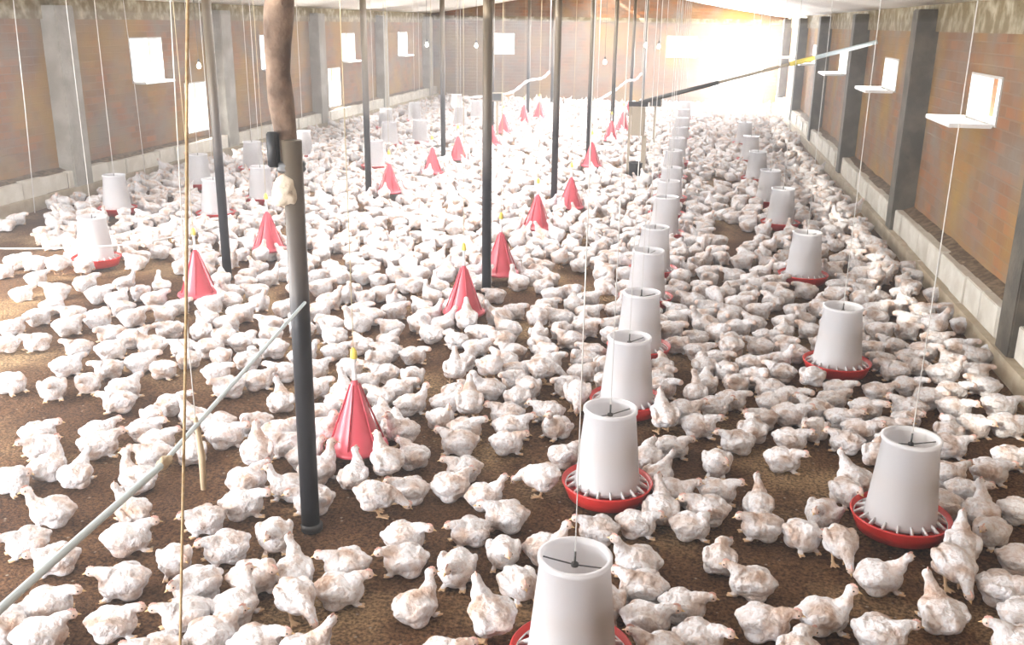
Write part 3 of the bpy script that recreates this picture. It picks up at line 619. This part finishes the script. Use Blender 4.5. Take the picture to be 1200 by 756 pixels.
# ------------------------------------------------------------------ the chickens
def sdf_bird(pose, seed, voxel):
    """one continuous mesh: overlapping forms fused by a voxel remesh"""
    rnd = random.Random(seed); bm = bmesh.new()
    def ell(c, r, rot=(0, 0, 0), sub=3):
        m = Matrix.Translation(c) @ (Matrix.Rotation(R(rot[2]), 4, 'Z') @ Matrix.Rotation(R(rot[1]), 4, 'Y') @ Matrix.Rotation(R(rot[0]), 4, 'X')) @ Matrix.Diagonal((*r, 1))
        bmesh.ops.create_icosphere(bm, subdivisions=sub, radius=1, matrix=m)
    def limb(ps, rs, n=12): tube(bm, ps, rs, n)
    dz = .060 if pose in 't' else (.050 if pose == 'f' else 0)
    tilt = {'s': 2, 'u': -6, 't': -14, 'f': 10, 'r': 0}[pose]
    br = Matrix.Rotation(R(tilt), 3, 'Y')
    def B(p): return tuple(br @ Vector(p) + Vector((0, 0, .064+dz)))
    j = lambda a: rnd.uniform(-a, a)
    ell(B((-.006, 0, .000)), (.084, .068+j(.004), .064), (0, tilt, 0))
    ell(B((-.010, 0, -.022)), (.078, .066, .044), (0, tilt, 0))
    ell(B((.034, 0, -.006)), (.052, .058, .058), (0, tilt, 0))
    ell(B((.044, 0, .018)), (.038, .040, .040), (0, tilt, 0))
    ell(B((-.056, 0, .002)), (.044, .052, .050), (0, tilt-12, 0))
    ell(B((-.088, 0, .012)), (.024, .026, .020), (0, tilt+20, 0))
    droop = rnd.choice((0, 0, 6, 14))
    for s in (-1, 1):
        k = droop if s > 0 else rnd.choice((0, 4))
        ell(B((-.014, s*.056, .008-k*.0006)), (.062, .021, .042), (s*-14, tilt+7, s*-4-s*k*.6))
        ell(B((-.056, s*(.044+k*.0012), .002)), (.034, .015, .024), (s*-10, tilt+12, s*8+s*k))
        ell(B((.028, s*.046, .004)), (.030, .024, .032))
        ell(B((-.026, s*.036, -.036)), (.046, .036, .036))
    # neck and head
    hs = rnd.choice((-1, 1)); side = j(.025)
    if pose == 's': chain = [(.046, 0, .098), (.070, side*.5, .114), (.085, side, .122)]; hd = Vector((.100, side*1.3, .121)); hdir = Vector((1, side*14, -.2))
    elif pose == 'u': chain = [(.050, 0, .100), (.070, side*.3, .128), (.076, side*.6, .150), (.080, side, .166)]; hd = Vector((.090, side*1.1, .176)); hdir = Vector((1, hs*.5, -.1))
    elif pose == 't': chain = [(.048, 0, .170), (.066, side*.3, .198), (.072, side*.6, .220)]; hd = Vector((.082, side, .234)); hdir = Vector((1, hs*.4, -.05))
    elif pose == 'f': chain = [(.060, 0, .115), (.096, side*.4, .095), (.120, side, .072)]; hd = Vector((.134, side, .055)); hdir = Vector((1, 0, -.9))
    else: chain = [(.044, 0, .105), (.060, hs*.015, .120), (.066, hs*.03, .116)]; hd = Vector((.070, hs*.038, .112)); hdir = Vector((.7, hs*.7, -.5))
    hdir.normalize()
    limb(chain + [tuple(hd)], [.040, .028, .020, .0175][:len(chain)] + [.018], 14)
    q = hdir.to_track_quat('X', 'Z').to_matrix().to_4x4()
    bmesh.ops.create_icosphere(bm, subdivisions=3, radius=1, matrix=Matrix.Translation(hd) @ q @ Matrix.Diagonal((.026, .0185, .0205, 1)))
    feet = []
    if pose in 'tf':
        for s, fx in ((-1, .012), (1, -.012)):
            y = s*.032
            limb([(fx-.015, y, .12), (fx-.028, y, .075), (fx-.018, y, .055)], [.030, .016, .009], 10)
            limb([(fx-.020, y, .060), (fx, y, .012)], [.008, .007], 8)
            for a in (-28, 0, 28): limb([(fx, y, .010), (fx+.045*math.cos(R(a)), y+.045*math.sin(R(a)), .006)], [.007, .005], 6)
            limb([(fx, y, .010), (fx-.022, y, .006)], [.007, .005], 6)
            feet.append((fx, y))
    else:
        for s in (-1, 1):
            y = s*.040
            for a in (-20, 10): limb([(.045, y, .012), (.088, y+.04*math.sin(R(a)), .007)], [.009, .006], 6)
    me = bpy.data.meshes.new('tmp'); bm.to_mesh(me); bm.free()
    o = bpy.data.objects.new('tmp', me); C.objects.link(o)
    md = o.modifiers.new('r', 'REMESH'); md.mode = 'VOXEL'; md.voxel_size = voxel; md.use_smooth_shade = True
    sm = o.modifiers.new('s', 'SMOOTH'); sm.iterations = 2; sm.factor = .5
    dg = bpy.context.evaluated_depsgraph_get(); dg.update()
    out = bpy.data.meshes.new_from_object(o.evaluated_get(dg))
    bpy.data.objects.remove(o); bpy.data.meshes.remove(me)
    # ruffled feathers: shallow lumps on body, none on head and shanks
    amp = .0055
    for v_ in out.vertices:
        k = min(1, max(0, ((v_.co-hd).length-.03)/.04)) * min(1, max(0, (v_.co.z-.03-(.03 if pose in 'tf' else 0))/.03+.15))
        n_ = noise.noise(v_.co*30+Vector((seed, 0, 0)))+.55*noise.noise(v_.co*75+Vector((seed, 9, 0)))
        v_.co += v_.normal*n_*amp*k
        if v_.co.z < .001: v_.co.z = .001
    out.materials.clear()
    for m_ in (M['feather'], M['skin'], M['shank']): out.materials.append(m_)
    tip = hd + hdir*.010
    for p in out.polygons:
        c = p.center
        if (c-tip).length < .0195: p.material_index = 1
        elif c.z < (.060 if pose in 'tf' else .014) and (pose in 'tf' or c.x > .06): p.material_index = 2
        p.use_smooth = True
    out.name = 'chicken_'+{'s': 'resting', 'u': 'alert', 't': 'standing', 'f': 'pecking', 'r': 'dozing'}[pose]
    return out, hd, hdir
VAR = {}
random.seed(7)
for pose, n in (('s', 5), ('u', 3), ('t', 2), ('f', 2), ('r', 3)):
    VAR[pose] = []
    for i in range(n):
        hi = sdf_bird(pose, ord(pose)*10+i, .0052); lo = [sdf_bird(pose, ord(pose)*10+i, v_)[0] for v_ in (.0105, .0165)]
        VAR[pose].append((*hi, lo))
def head_part(kind):
    bm = bmesh.new()
    if kind == 'beak':
        q = Matrix.Translation((.019, 0, -.001)) @ Matrix.Rotation(R(98), 4, 'Y') @ Matrix.Diagonal((.9, 1, 1, 1))
        bmesh.ops.create_cone(bm, cap_ends=True, segments=10, radius1=.0075, radius2=.0012, depth=.020, matrix=Matrix.Translation((.009, 0, 0)) @ q)
    elif kind == 'comb':
        for i, (x, h_) in enumerate(((.012, .006), (.005, .009), (-.002, .009), (-.008, .006))):
            bmesh.ops.create_icosphere(bm, subdivisions=2, radius=1, matrix=Matrix.Translation((x, 0, .017+h_*.3)) @ Matrix.Diagonal((.005, .0022, h_, 1)))
    else:
        bmesh.ops.create_icosphere(bm, subdivisions=2, radius=.0034, matrix=Matrix.Translation((.009, .0158 if kind == 'l' else -.0158, .004)))
    o = obj('eye' if kind in 'lr' else kind, bm, M['eye'] if kind in 'lr' else M[kind]); C.objects.unlink(o); return o
HP = [head_part(k_) for k_ in ('beak', 'comb', 'l', 'r')]

NEAR = [tuple([float(a) for a in e.split()[:3]]+[e.split()[3]]) for e in BIRDS.split(';')]
rnd = random.Random(11)
birds = [(x, y, R(a), p) for x, y, a, p in NEAR]
cell = {}
def put(x, y): cell.setdefault((int(x//.25), int(y//.25)), []).append((x, y))
def free(x, y, r):
    cx, cy = int(x//.25), int(y//.25)
    for i in (-1, 0, 1):
        for j in (-1, 0, 1):
            for a, b_ in cell.get((cx+i, cy+j), ()):
                if (a-x)**2+(b_-y)**2 < r*r: return False
    return True
for b_ in birds: put(b_[0], b_[1])
# birds eating and drinking in rings, facing what they feed at
def ring(cx, cy, r, n, poses, keep=1.0, gap=.16):
    for k in range(n):
        a = 2*math.pi*(k+rnd.uniform(-.25, .25))/n
        if rnd.random() > keep: continue
        x, y = cx+r*math.cos(a), cy+r*math.sin(a)
        if any((x-p)**2+(y-q)**2 < .15**2 for p, q in POLES) or not (XL+.4 < x < XW-.38): continue
        if free(x, y, gap):
            birds.append((x, y, a+math.pi+rnd.uniform(-.25, .25), rnd.choice(poses))); put(x, y)
for i, (x, y) in enumerate(BELLS): ring(x, y, .245, 9, 'uut', 1.0, .125 if i == 0 else .15)
for i, (x, y) in enumerate(FEEDERS):
    if y > 5: ring(x, y, .345, 9, 'ssuf', .85)
BARE = [[(-7.4, 9.2), (-7.1, 9.6), (-6.378, 8.58), (-5.9, 7.579), (-6.4, 7.4)], [(-6.3, 7.575), (-5.455, 7.62), (-5.331, 7.376), (-5.936, 7.226)],
        [(-4.667, 6.86), (-4.976, 7.811), (-4.418, 7.603), (-3.955, 6.809), (-4.244, 6.606)],
        [(-1.879, 5.967), (-1.54, 5.82), (-1.221, 5.682), (-1.104, 5.261), (-1.306, 5.447), (-1.275, 4.807), (-1.328, 4.731)],
        [(-5.362, 8.842), (-5.74, 9.069), (-6.233, 9.706), (-5.915, 9.791)], [(-1.203, 8.07), (-.972, 7.009), (-.743, 7.316), (-.555, 7.494), (-.727, 7.819)]]
def inside(x, y, poly):
    c = False; n = len(poly)
    for i in range(n):
        (x1, y1), (x2, y2) = poly[i], poly[i-1]
        if (y1 > y) != (y2 > y) and x < (x2-x1)*(y-y1)/(y2-y1)+x1: c = not c
    return c
def open_floor(x, y):
    if not (XL+.32 < x < XW-.36 and y < YF-.3): return False
    px_, py_, z_ = project((x, y, .08))
    # hand-placed stretch of the flock ends about 6 m from the camera
    if z_ < 0 or py_ > 770 or px_ < -60 or px_ > 1260: return False
    if y > 21 and x > -.6 and rnd.random() < .25: return False
    if any(inside(x, y, p) for p in BARE): return False
    if noise.noise(Vector((x*1.1, y*.8, 3))) > .42 and y > 5: return False
    return True
def hand_area(x, y):
    px_, py_, z_ = project((x, y, .08))
    if px_ < 400: return py_ > 292
    return py_ > 500
def thin(x, y):
    px_, py_, z_ = project((x, y, .08)); return 130 < px_ < 400 and 292 < py_ < 430
OB = [(p, .15) for p in POLES] + [(p, .29) for p in FEEDERS] + [(p, .22) for p in BELLS] + [((-.76, 13.2), .2), ((-.7, 17), .12), ((-3.52, 17.2), .12)]
for _ in range(52000):
    y = 3+(YF-3)*rnd.random()**1.0; x = rnd.uniform(XL+.3, XW-.35)
    if (hand_area(x, y) and not thin(x, y)) or not free(x, y, .158+.0015*max(0, y-8) + (.035 if hand_area(x, y) else 0)) or not open_floor(x, y): continue
    if any((x-p[0])**2+(y-p[1])**2 < r*r for p, r in OB): continue
    birds.append((x, y, rnd.uniform(0, 2*math.pi), rnd.choice('sssssssuurrtf'))); put(x, y)
# keep only those in view, nearest first
vis = []
for b_ in birds:
    px_, py_, z_ = project((b_[0], b_[1], .10)); m_ = 190/z_
    if z_ > 0 and -m_*.5 < px_ < 1200+m_*.5 and py_ < 756+m_*.35: vis.append((z_, px_, py_, b_))
vis.sort(key=lambda q: q[0])
# settle the nearest birds so that no body or head runs into a neighbour
loc = [[v_[3][0], v_[3][1], v_[3][2]] for v_ in vis[:420]]
HL = {'s': .098, 'u': .05, 't': .05, 'f': .115, 'r': .03}
def circles(i):
    x, y, a = loc[i]; h_ = HL[vis[i][3][3]]; c, s = math.cos(a), math.sin(a)
    return ((x+.022*c, y+.022*s, .064), (x-.04*c, y-.04*s, .058), (x+h_*c, y+h_*s, .030))
for it in range(40):
    cs = [circles(i) for i in range(len(loc))]
    for i in range(len(loc)):
        for j_ in range(i):
            if abs(loc[i][0]-loc[j_][0]) > .27 or abs(loc[i][1]-loc[j_][1]) > .27: continue
            for a in cs[i]:
                for b_ in cs[j_]:
                    dx, dy = a[0]-b_[0], a[1]-b_[1]; d = math.hypot(dx, dy)+1e-6; o_ = a[2]+b_[2]-d
                    if o_ > 0:
                        k = .35*o_/d; loc[i][0] += dx*k; loc[i][1] += dy*k; loc[j_][0] -= dx*k; loc[j_][1] -= dy*k
        for (px_, py_), r_ in [(p, .205) for p in FEEDERS]+[(p, .05) for p in POLES]+[(p, .10) for p in BELLS]:
            if abs(loc[i][0]-px_) > .5 or abs(loc[i][1]-py_) > .5: continue
            for q, a in enumerate(cs[i]):
                rr = r_ if not (q == 2 and r_ > .08) else r_-.03
                dx, dy = a[0]-px_, a[1]-py_; d = math.hypot(dx, dy)+1e-6; o_ = a[2]+rr-d
                if o_ > 0: loc[i][0] += dx/d*o_*.6; loc[i][1] += dy/d*o_*.6
vis = [(v_[0], v_[1], v_[2], (loc[i][0], loc[i][1], loc[i][2], v_[3][3])) if i < len(loc) else v_ for i, v_ in enumerate(vis)]

def on_land(b_):
    best = min(LAND, key=lambda l: (l[0]-b_[0])**2+(l[1]-b_[1])**2)
    dx, dy = b_[0]-best[0], b_[1]-best[1]
    ca = math.atan2(b_[1], b_[0]) ; v = Vector((math.cos(ca), math.sin(ca)))
    f_ = dx*v.x+dy*v.y; s_ = dx*v.y-dy*v.x
    if abs(f_) > abs(s_)*1.2: d = 'behind' if f_ > 0 else 'in front of'
    else: d = 'right of' if s_ > 0 else 'left of'
    return best[2], d, math.hypot(dx, dy)
POSE = {'s': 'resting', 'u': 'neck-up', 't': 'standing', 'f': 'pecking', 'r': 'curled-up'}
def facing(b_):
    az = math.atan2(b_[1], b_[0])-math.pi/2; d = math.degrees(b_[2]-az) % 360
    return ['right', 'away', 'left', 'forward'][int(((d+45) % 360)//90)]
TH = ['', 'second ', 'third ', 'fourth ', 'fifth ', 'sixth ', 'seventh ', 'eighth ', 'ninth ', 'tenth ', 'eleventh ', 'twelfth ', 'thirteenth ', 'fourteenth ', 'fifteenth ', 'sixteenth ', 'seventeenth ', 'eighteenth ', 'nineteenth ', 'twentieth ']
near = vis[:300]
info = []
for z_, px_, py_, b_ in near: info.append((*on_land(b_), b_))
count = {}
labels = {}
for nm, d, dist, b_ in sorted(info, key=lambda q: q[2]):
    key = (nm, d); k_ = count.get(key, 0); count[key] = k_+1
    num = TH[k_]+'closest' if k_ < len(TH) else None
    if num is None: num = 'number %d closest' % (k_+1)
    labels[id(b_)] = '%s white chicken facing %s, %s %s %s' % (POSE[b_[3]], facing(b_), num, d, nm)
for i, (z_, px_, py_, b_) in enumerate(near):
    me, hd, hdir, lo = VAR[b_[3]][rnd.randrange(len(VAR[b_[3]]))]
    o = bpy.data.objects.new('chicken', me); C.objects.link(o)
    o.location = (b_[0], b_[1], .002); s = rnd.uniform(.87, .99); o.scale = (s, s*rnd.uniform(.96, 1.06), s*.93); o.rotation_euler = (0, 0, b_[2])
    tag(o, labels[id(b_)], 'chicken', 'broiler chickens on the litter')
    if i < 170:
        q = hdir.to_track_quat('X', 'Z')
        for hp in HP:
            c = hp.copy(); C.objects.link(c); c.parent = o; c.location = hd; c.rotation_mode = 'QUATERNION'; c.rotation_quaternion = q
# the rest of the flock, one mesh
import numpy as np
LO = {}
for pose, L_ in VAR.items():
    LO[pose] = [[], []]
    for v_ in L_:
      for lod in (0, 1):
        me = v_[3][lod]; n = len(me.vertices); co = np.empty(n*3, np.float32); me.vertices.foreach_get('co', co)
        fl_, li, mi = [], [], []
        for p in me.polygons: fl_.append(len(p.vertices)); li.extend(p.vertices); mi.append(p.material_index)
        LO[pose][lod].append((co.reshape(-1, 3), np.array(fl_, np.int32), np.array(li, np.int32), np.array(mi, np.int32)))
V, FL, LI, MI = [], [], [], []; base = 0
for n_b, (z_, px_, py_, b_) in enumerate(vis[300:]):
    L_ = LO[b_[3]][0 if n_b < 700 else 1]; co, fl_, li, mi = L_[rnd.randrange(len(L_))]
    s = rnd.uniform(.86, 1.02); c, q = math.cos(b_[2])*s, math.sin(b_[2])*s
    w_ = np.empty_like(co); w_[:, 0] = co[:, 0]*c-co[:, 1]*q+b_[0]; w_[:, 1] = co[:, 0]*q+co[:, 1]*c+b_[1]; w_[:, 2] = co[:, 2]*s+.002
    V.append(w_); FL.append(fl_); LI.append(li+base); MI.append(mi); base += len(co)
V = np.concatenate(V); FL = np.concatenate(FL); LI = np.concatenate(LI); MI = np.concatenate(MI)
me = bpy.data.meshes.new('chicken_flock'); me.vertices.add(len(V)); me.vertices.foreach_set('co', V.ravel())
me.loops.add(len(LI)); me.loops.foreach_set('vertex_index', LI); me.polygons.add(len(FL))
st = np.zeros(len(FL), np.int32); st[1:] = np.cumsum(FL)[:-1]; me.polygons.foreach_set('loop_start', st); me.polygons.foreach_set('loop_total', FL)
me.polygons.foreach_set('material_index', MI); me.polygons.foreach_set('use_smooth', np.ones(len(FL), bool)); me.update(calc_edges=True); me.validate()
for m_ in (M['feather'], M['skin'], M['shank']): me.materials.append(m_)
o = bpy.data.objects.new('chicken_flock', me); C.objects.link(o)
tag(o, 'dense crowd of white chickens filling the back half of the barn floor', 'chicken', None, 'stuff')
print('birds', len(vis), 'flock verts', len(V), 'near up to', near[-1][0], 'minpy', near[-1][2])
